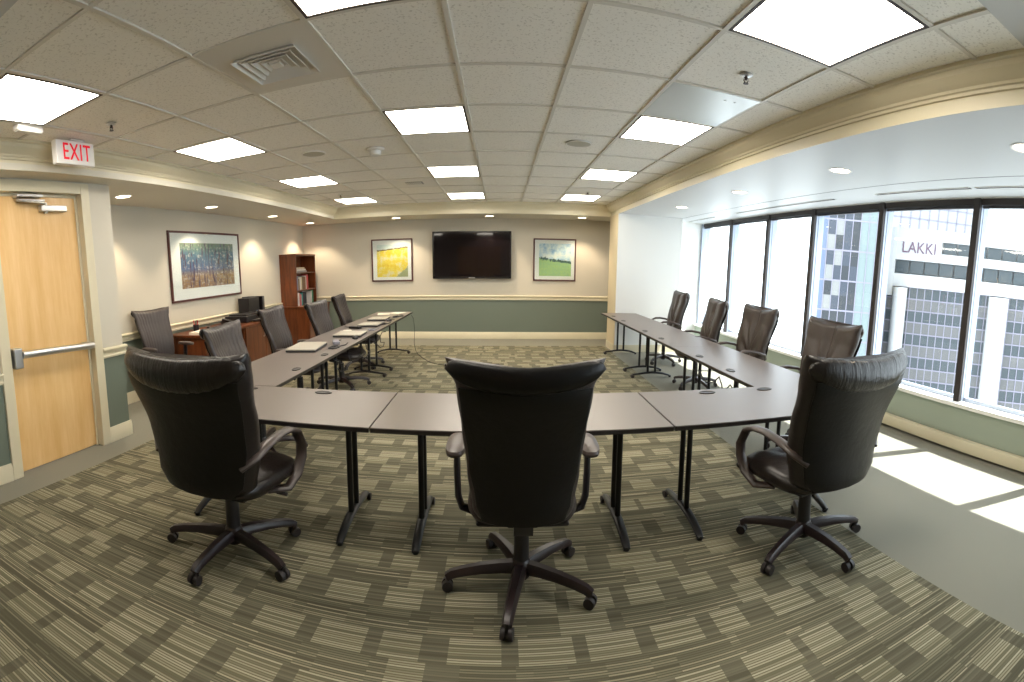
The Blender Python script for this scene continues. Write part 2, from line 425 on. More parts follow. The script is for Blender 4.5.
# ------------------------------------------------------------------ windows
WZ0, WZ1 = .455, 2.404
MY = [-1.12, .18, 1.60, 2.78, 4.07, 5.36, 6.52, 7.77, 9.02]
struct(BX('wall_window_low', M['wall_low'], 3.80, 4.0, YN, 9.1, 0, WZ0 - .04))
struct(BX('wall_window_head', M['white_paint'], 3.83, 4.05, YN, 9.1, WZ1, ZS + .05))
struct(BX('window_sill', M['sill'], 3.765, 3.90, YN, 9.06, WZ0 - .04, WZ0, bevel=.006))
struct(BX('baseboard_window', M['cream'], 3.735, 3.80, YN, 9.06, 0.02, .135, bevel=.008))
struct(BX('window_ledge_outside', M['concrete'], 3.99, 4.10, YN, 9.3, WZ1 - .03, WZ1 + .12))
struct(BX('wall_near_window', M['white_paint'], 3.83, 3.99, YN, MY[0], 0, ZS))
for i in range(len(MY) - 1):
    y0, y1 = MY[i], MY[i + 1]
    wn = bpy.data.objects.new('window_%d' % (i + 1), None); COL.objects.link(wn); wn.location = (3.9, y0, WZ0); wn['kind'] = 'structure'
    def rel(x0, x1, a, b, z0, z1): return (x0 - 3.9, x1 - 3.9, a - y0, b - y0, z0 - WZ0, z1 - WZ0)
    MB().box(*rel(3.822, 3.86, y0 - .036, y0 + .036, WZ0, WZ1)).build('mullion_face', M['bronze'], wn, bevel=.004)
    q = MB(); q.box(*rel(3.86, 3.885, y0 - .038, y0 + .038, WZ0, WZ1)); q.box(*rel(3.885, 3.90, y0 - .028, y0 + .028, WZ0, WZ1)); q.box(*rel(3.90, 3.985, y0 - .034, y0 + .034, WZ0, WZ1))
    q.build('mullion', M['alu'], wn)
    q = MB(); q.box(*rel(3.905, 3.95, y0 + .034, y1 - .034, WZ0, WZ0 + .035)); q.box(*rel(3.905, 3.95, y0 + .034, y1 - .034, WZ1 - .05, WZ1))
    q.build('window_frame', M['alu'], wn)
    MB().box(*rel(3.925, 3.931, y0 + .034, y1 - .034, WZ0 + .035, WZ1 - .05)).build('pane', M['glass'], wn)
    q = MB(); q.box(*rel(3.84, 3.895, y0 + .045, y1 - .045, WZ1 - .060, WZ1)); 
    for k in range(4): q.box(*rel(3.846, 3.890, y0 + .05, y1 - .05, WZ1 - .070 - k * .006, WZ1 - .0675 - k * .006))
    q.build('blind_headrail', M['bronze'], wn)
q = MB(); q.box(3.83, 3.99, 9.0, 9.06, WZ0, WZ1); struct(q.build('trim_7', M['alu']))
# lines and slots in the window soffit
struct(BX('trim_8', M['slot'], 3.176, 3.182, YN, 9.05, ZS - .0015, ZS + .001))
for a, b, which in ((1.0, 2.56, 'nearest the front'), (2.62, 3.80, 'second from the front'), (4.5, 6.9, 'the longest one'), (7.7, 8.87, 'farthest, by the white alcove wall')):
    t_ = thing('air_slot', {'nearest the front': 'dark linear air slot in the window soffit, nearest the door end', 'second from the front': 'dark linear air slot in soffit above the window showing white building', 'the longest one': 'longest dark linear air slot in the window soffit', 'farthest, by the white alcove wall': 'dark linear air slot in soffit beside white alcove wall'}[which], 'air vent', (3.48, (a + b) / 2, ZS), 0, 'linear air slots over the windows')
    h = (b - a) / 2
    MB().box(-.018, .018, -h, h, -.003, .002).build('slot', M['slot'], t_)
    q = MB(); q.box(-.026, -.018, -h, h, -.006, .002); q.box(.018, .026, -h, h, -.006, .002); q.build('slot_trim', M['fixture'], t_)

# ------------------------------------------------------------------ ceiling fixtures
def cellc(c_, r_): return (GX + (c_ + .5) * GS, GY + (r_ + .5) * GR)
lt = None
LL = {(-4, -1): 'square ceiling light above the exit sign', (-1, -1): 'square ceiling light cut by the top edge, beside large air diffuser',
      (2, -1): 'large bright ceiling light beside a sprinkler, near the window beam', (-1, 2): 'square ceiling light between smoke detector and middle of ceiling',
      (2, 2): 'square ceiling light touching the grey metal plate', (-4, 2): 'square ceiling light along left crown, second from exit sign',
      (-4, 5): 'square ceiling light along left crown, third from exit sign', (-4, 8): 'small far ceiling light at left corner beside a sprinkler',
      (-1, 5): 'square ceiling light beside the small slatted vent', (-1, 8): 'farthest ceiling light above the television',
      (2, 5): 'square ceiling light past the round speaker towards green picture', (2, 8): 'farthest ceiling light towards the column, beside a sprinkler plate'}
for (c_, r_), lab in LL.items():
    x, y = cellc(c_, r_)
    if lt is None:
        lt = o = thing('ceiling_light', lab, 'ceiling light', (x, y, ZC), 0, 'square fluorescent ceiling lights')
        q = MB(); a, b = GS / 2 - .013, GR / 2 - .0125
        for bx in ((-a, a, -b, -b + .016), (-a, a, b - .016, b), (-a, -a + .016, -b, b), (a - .016, a, -b, b)): q.box(bx[0], bx[1], bx[2], bx[3], -.004, .006)
        q.build('frame', M['dark_frame'], o)
        MB().box(-a + .016, a - .016, -b + .016, b - .016, -.001, .006).build('diffuser', M['diffuser'], o)
    else:
        o = copy_tree(lt); o.location = (x, y, ZC); o['label'] = lab
# square air diffuser
x, y = cellc(-2, 0)
t_ = thing('air_diffuser', 'square louvred air diffuser in smooth ceiling panel', 'air vent', (x, y, ZC))
MB().box(-.292, .292, -.337, .337, -.002, .006).build('panel', M['grid'], t_)
for k, s_ in enumerate((.165, .125, .085, .045)):
    q = MB(); z0 = -.020 + k * .003
    for sg in (-1, 1):
        q.add([(-s_, sg * s_, -.002), (s_, sg * s_, -.002), (s_ + .016, sg * (s_ + .018), z0), (-s_ - .016, sg * (s_ + .018), z0),
               (-s_, sg * (s_ - .004), -.002), (s_, sg * (s_ - .004), -.002), (s_ + .016, sg * (s_ + .014), z0 - .002), (-s_ - .016, sg * (s_ + .014), z0 - .002)],
              [(0, 1, 2, 3), (4, 7, 6, 5), (2, 6, 7, 3), (0, 4, 5, 1), (0, 3, 7, 4), (1, 5, 6, 2)])
        q.add([(sg * s_, -s_, -.002), (sg * s_, s_, -.002), (sg * (s_ + .018), s_ + .016, z0), (sg * (s_ + .018), -s_ - .016, z0),
               (sg * (s_ - .004), -s_, -.002), (sg * (s_ - .004), s_, -.002), (sg * (s_ + .014), s_ + .016, z0 - .002), (sg * (s_ + .014), -s_ - .016, z0 - .002)],
              [(0, 1, 2, 3), (4, 7, 6, 5), (2, 6, 7, 3), (0, 4, 5, 1), (0, 3, 7, 4), (1, 5, 6, 2)])
    q.build('louvre', M['fixture'], t_)
MB().box(-.030, .030, -.030, .030, -.014, -.002).build('centre_plate', M['fixture'], t_)
# grey metal plate
x, y = cellc(2, 1)
t_ = thing('access_panel', 'plain grey metal plate in the ceiling grid', 'ceiling panel', (x, y, ZC))
MB().box(-.292, .292, -.337, .337, -.003, .006).build('plate', M['metal_plate'], t_)
for dx in (.10, .17): MB().cyl((dx, -.22, -.006), (dx, -.22, -.003), .008, n=10).build('screw', M['silver'], t_, smooth=True)
x, y = cellc(2, 7)
t_ = thing('blank_ceiling_panel', 'pale plain ceiling panel holding a sprinkler, before the farthest light', 'ceiling panel', (x, y, ZC))
MB().box(-.292, .292, -.337, .337, -.003, .006).build('plate', M['fixture'], t_)
# small slatted vent
x, y = cellc(-2, 6)
t_ = thing('slatted_vent', 'small slatted return vent in ceiling near television', 'air vent', (x, y, ZC))
MB().box(-.292, .292, -.337, .337, -.002, .006).build('panel', M['fixture'], t_)
MB().box(-.10, .12, -.10, .10, -.005, -.001).build('core', M['slot'], t_)
q = MB(); [q.box(-.09 + k * .026, -.078 + k * .026, -.10, .10, -.010, -.004) for k in range(8)]; q.build('slat', M['fixture'], t_)
# speakers
sp = thing('ceiling_speaker', 'round grey ceiling speaker beside the lights nearer the windows', 'speaker', (.70, 4.58, ZC), 0, 'round ceiling speakers')
MB().lathe([(.118, .004), (.120, -.004), (.112, -.008), (.106, -.004)]).build('rim', M['fixture'], sp, smooth=True)
MB().lathe([(.107, .002), (.107, -.004), (.06, -.007), (.002, -.008)]).build('grille', M['grille'], sp, smooth=True)
o = copy_tree(sp); o.location = (-1.756, 4.60, ZC); o['label'] = 'round grey ceiling speaker beside the left row of lights'
# smoke detector
t_ = thing('smoke_detector', 'white smoke detector hanging from the ceiling', 'smoke detector', (-1.165, 4.68, ZC))
MB().lathe([(.085, .004), (.085, -.012), (.075, -.016), (.02, -.018)]).build('base', M['fixture'], t_, smooth=True)
MB().lathe([(.052, -.016), (.055, -.035), (.050, -.058), (.030, -.066), (.001, -.066)]).build('sensor', M['white_paint'], t_, smooth=True)
# sprinklers
s0 = thing('sprinkler', 'chrome sprinkler head in tile beside the largest light', 'sprinkler', (1.305, 2.57, ZC), 0, 'sprinkler heads')
MB().lathe([(.036, .004), (.038, -.002), (.020, -.008), (.010, -.008)]).build('escutcheon', M['silver'], s0, smooth=True)
q = MB(); q.cyl((0, 0, -.006), (0, 0, -.028), .008, n=10); q.tube([(-.012, 0, -.014), (-.014, 0, -.030), (-.003, 0, -.044)], .003, 6); q.tube([(.012, 0, -.014), (.014, 0, -.030), (.003, 0, -.044)], .003, 6); q.cyl((0, 0, -.044), (0, 0, -.047), .015, n=14)
q.build('nozzle', M['dark_frame'], s0, smooth=True)
for loc, lab in (((-2.443, 2.593, ZC), 'sprinkler head in tile just past the exit sign'), ((-2.395, 7.35, ZC), 'sprinkler head beside the far corner light at left'), ((1.293, 7.45, ZC - .003), 'sprinkler head in pale panel before the farthest light')):
    o = copy_tree(s0); o.location = loc; o['label'] = lab
# small white box
t_ = thing('emergency_light_box', 'small white box on ceiling beside exit sign', 'sensor box', (-2.72, 2.08, ZC), .06)
MB().box(-.03, .03, -.11, .11, -.035, .002).build('housing', M['fixture'], t_, bevel=.006)
MB().box(-.022, .022, -.10, .10, -.040, -.035).build('lens', M['white_paint'], t_)
# exit sign
t_ = thing('exit_sign', 'white exit sign with red EXIT letters hanging from ceiling', 'sign', (-2.865, 2.60, ZC))
MB().box(-.028, .028, -.19, .19, -.185, -.012).build('housing', M['exit_box'], t_, bevel=.004)
MB().box(-.04, .04, -.05, .09, -.012, .002).build('mount', M['fixture'], t_, bevel=.003)
fc = bpy.data.curves.new('lettering', 'FONT'); fc.body = 'EXIT'; fc.size = .175; fc.align_x = 'CENTER'; fc.align_y = 'CENTER'; fc.extrude = .002; fc.space_character = 1.12
lo = bpy.data.objects.new('lettering', fc); COL.objects.link(lo); lo.parent = t_; lo.location = (.030, .008, -.099); lo.rotation_euler = (PI / 2, 0, PI / 2); lo.scale = (.72, 1, 1)
lo = text_mesh(lo, fc, M['exit_red'])
# recessed downlights
can = None
def spot(x, y, z, e, size=1.9, blend=.45, col=(1, .80, .56), rad=.03):
    L = bpy.data.lights.new('downlight_lamp', 'SPOT'); L.energy = e; L.spot_size = size; L.spot_blend = blend; L.color = col; L.shadow_soft_size = rad
    o = bpy.data.objects.new('downlight_lamp', L); COL.objects.link(o); o.location = (x, y, z); return o
CANS = [(-3.70, 4.02, 'recessed downlight beside the door pilaster'), (-3.72, 5.79, 'recessed downlight above the woodland picture'), (-3.72, 7.68, 'recessed downlight over left wall between picture and bookcase'), (-3.75, 9.45, 'recessed downlight in corner over the bookcase'),
        (-1.99, 9.50, 'recessed downlight above the yellow field picture'), (-.20, 9.51, 'recessed downlight above the television'), (1.55, 9.47, 'recessed downlight above the green field picture'),
        (2.60, 1.57, 'window soffit downlight at the right edge'), (2.60, 3.31, 'window soffit downlight nearest the glass tower view'), (2.60, 5.10, 'window soffit downlight, middle of the visible row'), (2.60, 6.94, 'window soffit downlight nearest the white column')]
for k, (x, y, lab) in enumerate(CANS):
    if can is None:
        can = o = thing('recessed_downlight', lab, 'downlight', (x, y, ZS), 0, 'recessed downlights')
        MB().lathe([(.100, .004), (.102, -.003), (.092, -.006), (.080, -.001), (.078, .003)]).build('rim', M['fixture'], o, smooth=True)
        MB().lathe([(.080, .004), (.080, -.0005), (.001, -.0005)]).build('lens', M['can_lens'], o)
    else:
        o = copy_tree(can); o.location = (x, y, ZS); o['label'] = lab
    spot(x, y, ZS - .02, 48 if k < 7 else 12)

# ------------------------------------------------------------------ pictures and television
def picture(name, lab, cx, y, z0, z1, w_, fw, mw, artm, face='y', group=None):
    t_ = thing(name, lab, 'picture', (cx, y, z0) if face == 'y' else (y, cx, z0), 0 if face == 'y' else PI / 2, group)
    h = z1 - z0; a = w_ / 2
    q = MB()
    for bx in ((-a, a, 0, fw), (-a, a, h - fw, h), (-a, -a + fw, fw, h - fw), (a - fw, a, fw, h - fw)): q.box(bx[0], bx[1], -.03, 0, bx[2], bx[3])
    q.build('frame', M['frame_wood'], t_, bevel=.003)
    MB().box(-a + fw, a - fw, -.018, -.004, fw, h - fw).build('mat_board', M['mat_board'], t_)
    MB().box(-a + mw[0], a - mw[1], -.020, -.017, mw[2], h - mw[3]).build('artwork', artm, t_)
    MB().box(-a + fw * .9, a - fw * .9, -.026, -.0245, fw * .9, h - fw * .9).build('picture_glass', M['glass'], t_)
    return t_
picture('framed_picture', 'dark-framed watercolour of yellow field on far wall', -2.195, YB, 1.183, 2.045, .86, .028, (.115, .10, .09, .115), M['art_yellow'], group='framed landscape watercolours')
picture('framed_picture', 'dark-framed watercolour of green field under blue sky', 1.095, YB, 1.187, 2.030, .86, .028, (.115, .095, .10, .10), M['art_green'], group='framed landscape watercolours')
picture('framed_picture', 'wide dark-framed woodland watercolour on left wall', 6.235, XL, 1.145, 2.13, 1.88, .03, (.25, .20, .18, .165), M['art_forest'], 'x', 'framed landscape watercolours')
t_ = thing('television', 'black flat-screen television mounted on far wall', 'television', (-.563, YB, 1.228))
MB().box(-.785, .785, -.11, -.05, 0, .930).build('bezel', M['tv'], t_, bevel=.006)
MB().box(-.75, .75, -.1125, -.109, .045, .895).build('screen', M['screen'], t_)
MB().box(-.06, .06, -.118, -.108, .008, .026).build('logo_bar', M['silver'], t_)
MB().box(-.3, .3, -.05, 0, .25, .70).build('wall_bracket', M['black_metal'], t_)

# ------------------------------------------------------------------ chairs
def sgnp(v, p): return math.copysign(abs(v) ** p, v)
def interp(t, pts):
    for (a, va), (b, vb) in zip(pts, pts[1:]):
        if t <= b:
            u = (t - a) / (b - a); u = u * u * (3 - 2 * u) if True else u
            return va + (vb - va) * u
    return pts[-1][1]
def back_rings(kind, HB, z0, nring=96, nt=44):
    """closed padded backrest; local y is forward"""
    wid = [(0, .38), (.07, .43), (.3, .475), (.6, .51), (.84, .54), (.94, .59), (1., .62)] if kind == 'A' else \
          [(0, .42), (.08, .52), (.35, .585), (.65, .635), (.88, .685), (1., .70)]
    rings = []
    for i in range(nt + 1):
        t = i / nt
        hw = interp(t, wid) / 2
        th = (.042 if kind == 'A' else .070)
        e = 1.
        if t < .05: e = math.sqrt(max(0, 1 - ((.05 - t) / .05) ** 2)) * .8 + .2
        if t > .95: e = math.sqrt(max(0, 1 - ((t - .95) / .05) ** 2)) * .7 + .3
        th *= e
        yc = -.235 - .125 * t ** 1.5 + .03 * math.sin(PI * min(1, t * 1.3))
        zz = z0 + HB * t
        ring = []
        nf, nb = 84, 28
        us = [(math.sin(PI / 2 * (1 - 2 * q / (nf - 1))) * .35 + (1 - 2 * q / (nf - 1)) * .65, 1) for q in range(nf)]
        us += [(-math.sin(PI / 2 * (1 - 2 * (q + 1) / (nb + 1))), -1) for q in range(nb)]
        for u, side in us:
            pf = max(0., 1 - abs(u) ** 7) ** .5
            X = hw * u; Y = side * th * pf
            if side > 0:      # front upholstery
                if kind == 'A':
                    Y += -.007 * abs(math.sin(u * PI * 5.5)) ** .5 * e * pf + .005 * pf
                else:
                    d = abs(u); r_ = math.hypot(u, (t - .26) * 1.5)
                    Y += e * pf * (.034 * (1 - math.exp(-(d / .13) ** 2)) - .020)
                    Y += e * pf * .011 * math.cos(math.atan2(t - .26, d + 1e-5) * 11) * math.exp(-(r_ - .45) ** 2 / .12) * min(1, d * 3.5)
                    Y += e * pf * .018 * math.exp(-((t - .16) / .12) ** 2) * (1 - d)
            Y += .055 * u * u                       # wings wrap forward
            zo = (.032 if kind == 'A' else .040) * u * u * max(0, (t - .7) / .3)
            ring.append((X, yc + Y, zz + zo))
        rings.append(ring)
    return rings
def roll_mesh(kind, HB, z0):
    """leather roll folded over the top edge to the rear"""
    q = MB(); pts = []
    hwt = .309 if kind == 'A' else .352
    n = 40; H2 = .052 if kind == 'A' else .082; T2 = .026 if kind == 'A' else .048
    yc = -.36 - (.016 if kind == 'A' else .022)
    rings = []
    for i in range(n + 1):
        u = -1 + 2 * i / n
        e = max(.06, (1 - abs(u) ** (9 if kind == 'A' else 6)) ** .5)
        wr = 1 + (.010 if kind == 'A' else .020) * math.sin(u * 58 + math.sin(u * 7) * 4) 
        cz = z0 + HB - H2 * .86 + (.034 if kind == 'A' else .040) * u * u
        cy = yc + .055 * u * u
        hw = hwt * u
        ring = []
        for j in range(24):
            a = 2 * PI * j / 24
            dz = math.sin(a) * H2 * e * wr
            taper = 1 - .10 * (dz < 0) * (-dz / H2)
            ring.append((hw * taper, cy + sgnp(math.cos(a), .8) * T2 * e * wr, cz + dz))
        rings.append(ring)
    return q.ringgrid(rings)
def cushion(cx, cy, z0, z1, wx, wy, pleat=0, n=64):
    """rounded seat cushion with waterfall front"""
    rings = []
    lv = [(0, .80), (.12, .95), (.4, 1.), (.7, .985), (.9, .93), (.98, .84), (1., .70), (1., .4), (1.0, .02)]
    for t, s_ in lv:
        r = []
        for j in range(n):
            a = 2 * PI * j / n; X = wx / 2 * sgnp(math.cos(a), .5) * s_; Y = wy / 2 * sgnp(math.sin(a), .5) * s_
            z = z0 + (z1 - z0) * t - .035 * max(0, Y / (wy / 2)) ** 3 * t
            if t > .9 and pleat: z += .004 * math.cos(X * 2 * PI / (wx / pleat))
            if t >= 1: z += .004
            r.append((cx + X, cy + Y, z))
        rings.append(r)
    return MB().ringgrid(rings)
def make_chair(kind, name, lab, lm, lift=0., group=None):
    t_ = thing(name, lab, 'chair', (0, 0, 0), 0, group)
    z = lift
    # base
    hub = MB(); hub.lathe([(.040, .055), (.048, .075), (.048, .125), (.036, .145), (.001, .145)], n=24); hub.build('hub', M['brown_plastic'], t_, smooth=True)
    for k in range(5):
        a = 2 * PI * k / 5 - PI / 2 + (-.19 if kind == 'A' else .03)
        d = Vector((math.cos(a), math.sin(a), 0)); sd = Vector((-math.sin(a), math.cos(a), 0))
        q = MB(); P = [d * r + Vector((0, 0, zz)) for r, zz in ((.025, .108), (.10, .112), (.19, .108), (.265, .098), (.325, .084), (.350, .068))]
        W = [.032, .029, .026, .024, .022, .020]; Hh = [.026, .023, .020, .018, .017, .015]
        q.sweep(P, lambda i: [(W[i] * cx_, Hh[i] * cz_) for cx_, cz_ in ((-1, -.9), (1, -.9), (1.05, 0), (.55, 1), (-.55, 1), (-1.05, 0))])
        lg = q.build('leg', M['brown_plastic'], t_, smooth=True, ang=50)
        c_ = MB(); cc = d * .345 + Vector((0, 0, .028))
        for s_ in (-1, 1): c_.cyl(cc + sd * s_ * .007, cc + sd * s_ * .026, .027, .025, n=20)
        c_.cyl(cc + Vector((0, 0, .0)), cc + Vector((0, 0, .045)), .009, n=10)
        c_.cyl(cc - sd * .01, cc + sd * .01, .016, n=12)
        c_.build('caster', M['rubber'], lg, smooth=True)
    q = MB(); q.cyl((0, 0, .13), (0, 0, .32), .037, .034, n=20); q.cyl((0, 0, .30), (0, 0, .37 + z), .017, n=16); q.build('gas_column', M['black_plastic'], t_, smooth=True)
    q = MB(); q.box(-.07, .07, -.14, .10, .365 + z, .405 + z); q.box(-.13, .13, -.05, .07, .385 + z, .412 + z); q.build('tilt_mechanism', M['black_plastic'], t_, bevel=.01)
    q = MB(); q.tube([(.05, .02, .385 + z), (.18, .03, .380 + z), (.25, .05, .368 + z)], .007, 8); q.cyl((.24, .05, .370 + z), (.29, .06, .362 + z), .012, .010, n=10); q.build('lever', M['black_plastic'], t_, smooth=True)
    s_ = cushion(0, .04, .405 + z, .50 + z, .49 if kind == 'A' else .54, .52 if kind == 'A' else .56, 8 if kind == 'A' else 4).build('seat', lm[1], t_, smooth=True, ang=60)
    MB().box(-.20, .20, -.18, .22, .392 + z, .412 + z).build('seat_pan', M['black_plastic'], t_, bevel=.01)
    HB = .685; z0 = .436 + z
    MB().ringgrid(back_rings(kind, HB, z0)).build('backrest', lm[1], t_, smooth=True, ang=60)
    # rear shell in smooth dark leather
    wid = [(0, .35), (.1, .40), (.35, .455), (.75, .505), (.86, .52)] if kind == 'A' else [(0, .40), (.1, .50), (.4, .565), (.8, .635), (.86, .65)]
    rings = []
    for i in range(21):
        t = .86 * i / 20; hw = interp(t, wid) / 2; yc = -.235 - .125 * t ** 1.5 + .03 * math.sin(PI * min(1, t * 1.3)) - (.036 if kind == 'A' else .068)
        e = 1 if 0 < i < 20 else .5; r = []
        for j in range(40):
            a = 2 * PI * j / 40; X = hw * sgnp(math.cos(a), .5); u = X / hw
            r.append((X, yc + .016 * e * sgnp(math.sin(a), .8) + .05 * u * u, z0 + .012 + HB * t))
        rings.append(r)
    MB().ringgrid(rings).build('back_shell', M['leather_dark'], t_, smooth=True, ang=60)
    roll_mesh(kind, HB, z0).build('top_roll', lm[0], t_, smooth=True, ang=60)
    if kind == 'A':
        MB().sweep([(0, -.12, .39 + z), (0, -.24, .40 + z), (0, -.255, .43 + z), (0, -.255, .45 + z)], lambda i: [(-.04, -.008), (.04, -.008), (.04, .008), (-.04, .008)], (0, .4, 1)).build('back_support', M['black_plastic'], t_, smooth=True)
    for s_ in (-1, 1):
        if kind == 'A':
            q = MB(); P = [(s_ * .10, -.02, .395 + z), (s_ * .22, -.02, .385 + z), (s_ * .275, -.02, .405 + z), (s_ * .292, -.02, .46 + z), (s_ * .295, -.02, .55 + z), (s_ * .297, -.01, .680 + z)]
            q.sweep(P, lambda i: [(.032 * math.cos(2 * PI * j / 12), .015 * math.sin(2 * PI * j / 12)) for j in range(12)], [(0, 0, 1), (0, 0, 1), (-s_, 0, 1), (-s_, 0, .2), (-s_, 0, 0), (-s_, 0, 0)])
            ar = q.build('armrest', M['black_plastic'], t_, smooth=True)
            rg = []
            for zz, sc in ((.672, .75), (.677, .95), (.690, 1.), (.702, .95), (.709, .72), (.711, .35), (.711, .02)):
                rg.append([(s_ * .298 + .047 * sc * sgnp(math.cos(2 * PI * j / 28), .75), .0 + .135 * sc * sgnp(math.sin(2 * PI * j / 28), .75), zz + z) for j in range(28)])
            MB().ringgrid(rg).build('arm_pad', M['pad'], ar, smooth=True)
        else:
            x = s_ * .288
            P = [(s_ * .235, -.245, .600 + z), (x, -.20, .650 + z), (x, -.10, .680 + z), (x, .02, .695 + z), (x, .11, .690 + z), (x, .185, .660 + z), (x, .232, .575 + z), (x, .225, .505 + z), (x, .17, .430 + z), (x * .97, .09, .385 + z), (x * .7, .02, .385 + z)]
            q = MB(); q.sweep(P, lambda i: [(.030 * math.cos(2 * PI * j / 14), .016 * math.sin(2 * PI * j / 14)) for j in range(14)], [(0, 0, 1)] * 4 + [(0, .2, 1), (0, .6, .8), (0, 1, .2), (0, 1, -.3), (0, .5, -1), (0, .1, -1), (0, 0, -1)])
            q.build('armrest', M['pad'], t_, smooth=True, ang=60)
    return t_
def put(o, x, y, deg, lab=None):
    o.location = (x, y, .004 if x < 1.9 else .0); o.rotation_euler = (0, 0, math.radians(deg))
    if lab: o['label'] = lab
    return o
CA = make_chair('A', 'office_chair', 'black leather office chair seen from behind at the middle front table', (M['leather_dark'], M['leather_grey']), 0., 'high-back office chairs')
put(CA, .105, 2.15, -1)
LEFT = [(-1.90, 3.50, -84, (1.15, 1, .94), 'dark ribbed office chair at left table row, beside the lone corner chair'),
        (-2.18, 4.98, -87, (1.10, 1, .95), 'dark ribbed office chair in front of the cherry credenza'),
        (-1.97, 5.82, -92, (1.05, 1, .945), 'dark ribbed office chair in front of bookcase base'),
        (-2.09, 7.12, -84, (1.15, 1, .945), 'dark ribbed office chair at far end of left table row')]
for x, y, d, sc, lab in LEFT:
    o = put(copy_tree(CA), x, y, d, lab); o.scale = sc
o = put(copy_tree(CA), -3.69, 4.58, -104, 'dark ribbed office chair standing alone against left wall, away from tables'); o.scale = (.93, 1, .985)
CB = make_chair('B', 'office_chair', 'black leather loop-arm chair at front table, left of the middle one', (M['leather_roll'], M['leather_black']), 0., 'high-back office chairs')
put(CB, -1.37, 2.14, -6).scale = (1.09, 1, 1)
put(copy_tree(CB), 1.62, 2.13, 8, 'black leather loop-arm chair at front table, standing near sunlit floor').scale = (1.06, 1, 1)
RIGHT = [(2.50, 7.44, 84, 'tufted dark chair at window-side tables, farthest from the front'),
         (2.38, 5.80, 80, 'tufted dark chair before second window, third from the front'),
         (2.45, 4.78, 89, 'tufted dark chair before blank white window, second from the front'),
         (2.38, 3.36, 90, 'tufted dark chair against view of the glass tower')]
CR = make_chair('B', 'office_chair', RIGHT[0][3], (M['leather_lit'], M['leather_lit']), 0., 'high-back office chairs')
for i_, (x, y, d, lab) in enumerate(RIGHT):
    o = put(CR if i_ == 0 else copy_tree(CR), x + .095, y, d, lab); o.scale = (1.02, .82, 1.0)

# ------------------------------------------------------------------ tables
TZ, TW = .70, .70
def make_table(L, lab, group, grom=(-.3, .3), legs=None, TW=.70):
    """local x along the length, local -y the user's side; top surface at TZ"""
    t_ = thing('training_table', lab, 'table', (0, 0, 0), 0, group)
    top = MB().box(-L / 2 + .002, L / 2 - .002, -TW / 2, TW / 2, TZ - .005, TZ).build('tabletop', M['laminate'], t_)
    MB().box(-L / 2 + .002, L / 2 - .002, -TW / 2 - .001, TW / 2 + .001, TZ - .026, TZ - .005).build('edge_band', M['edge'], t_)
    MB().box(-L / 2 + .03, L / 2 - .03, -TW / 2 + .03, TW / 2 - .03, TZ - .034, TZ - .030).build('underside', M['underside'], t_)
    for gx in grom:
        q = MB(); q.lathe([(.058, 0), (.060, .004), (.052, .006), (.046, .004), (.001, .004)], (gx, TW / 2 - .085, TZ), 28, 1., .55)
        q.build('grommet', M['edge'], t_, smooth=True)
    q = MB(); q.box(-L / 2 + .25, L / 2 - .25, .02, .17, TZ - .095, TZ - .090); q.box(-L / 2 + .25, L / 2 - .25, .02, .025, TZ - .095, TZ - .034); q.box(-L / 2 + .25, L / 2 - .25, .165, .17, TZ - .095, TZ - .034)
    q.build('cable_tray', M['underside'], t_)
    for lx in (legs or (-L / 2 + .21, L / 2 - .21)):
        q = MB()
        for py in (-.055, .055): q.cyl((lx, py, .06), (lx, py, TZ - .045), .0165, n=14)
        q.box(lx - .022, lx + .022, -.13, .13, TZ - .056, TZ - .034)
        q.cyl((lx - .03, .10, TZ - .075), (lx + .03, .10, TZ - .075), .02, n=12)
        lg = q.build('leg', M['black_metal'], t_, smooth=True, ang=40)
        f = MB(); P = [(lx, -.285, .014), (lx, -.25, .032), (lx, -.17, .056), (lx, -.08, .070), (lx, 0, .074), (lx, .08, .070), (lx, .17, .058), (lx, .25, .048), (lx, .275, .045)]
        W = [.020, .024, .026, .028, .028, .027, .025, .021, .018]; Hh = [.013, .014, .015, .016, .016, .015, .014, .013, .012]
        f.sweep(P, lambda i: [(W[i] * math.cos(2 * PI * j / 12), Hh[i] * math.sin(2 * PI * j / 12)) for j in range(12)])
        f.cyl((lx, -.272, .001), (lx, -.272, .014), .017, n=14)
        f.build('foot', M['black_metal'], lg, smooth=True, ang=60)
        c_ = MB()
        for s_ in (-1, 1): c_.cyl((lx + s_ * .010, .27, .024), (lx + s_ * .030, .27, .024), .023, n=16)
        c_.cyl((lx - .012, .27, .024), (lx + .012, .27, .024), .008, n=8); c_.cyl((lx, .27, .03), (lx, .27, .05), .008, n=8)
        c_.build('caster', M['rubber'], lg, smooth=True)
    return t_
YT = 2.655
def place(o, x, y, deg, lab=None): o.location = (x, y, .004 if x < 1.6 else 0.); o.rotation_euler = (0, 0, math.radians(deg)); return o
G_ = 'taupe training tables set in a U'
place(make_table(1.525, 'taupe table at the front of the U, behind middle chair', G_, (-.2, .2), (-.555, .555)), .120, YT, 0)
place(make_table(1.32, 'taupe table at front left corner of the U', G_, (.19, -.35), (.455, -.48)), -1.307, YT, 0)
place(make_table(1.245, 'taupe table at front right corner of the U, near sunlit floor', G_, (-.17, .27), (-.41, .47)), 1.510, YT, 0)
y0 = YT + TW / 2 + .006; LR = 1.80
tr0 = make_table(LR, 'taupe table in window-side row, next to the front row', G_, (-.33, .33), TW=.62)
place(tr0, 2.07, y0 + LR / 2, 90)
for k, lab in ((1, 'taupe table in window-side row, the middle one'), (2, 'taupe table in window-side row, beside the white column')):
    o = copy_tree(tr0); place(o, 2.07, y0 + LR * (k + .5), 90); o['label'] = lab
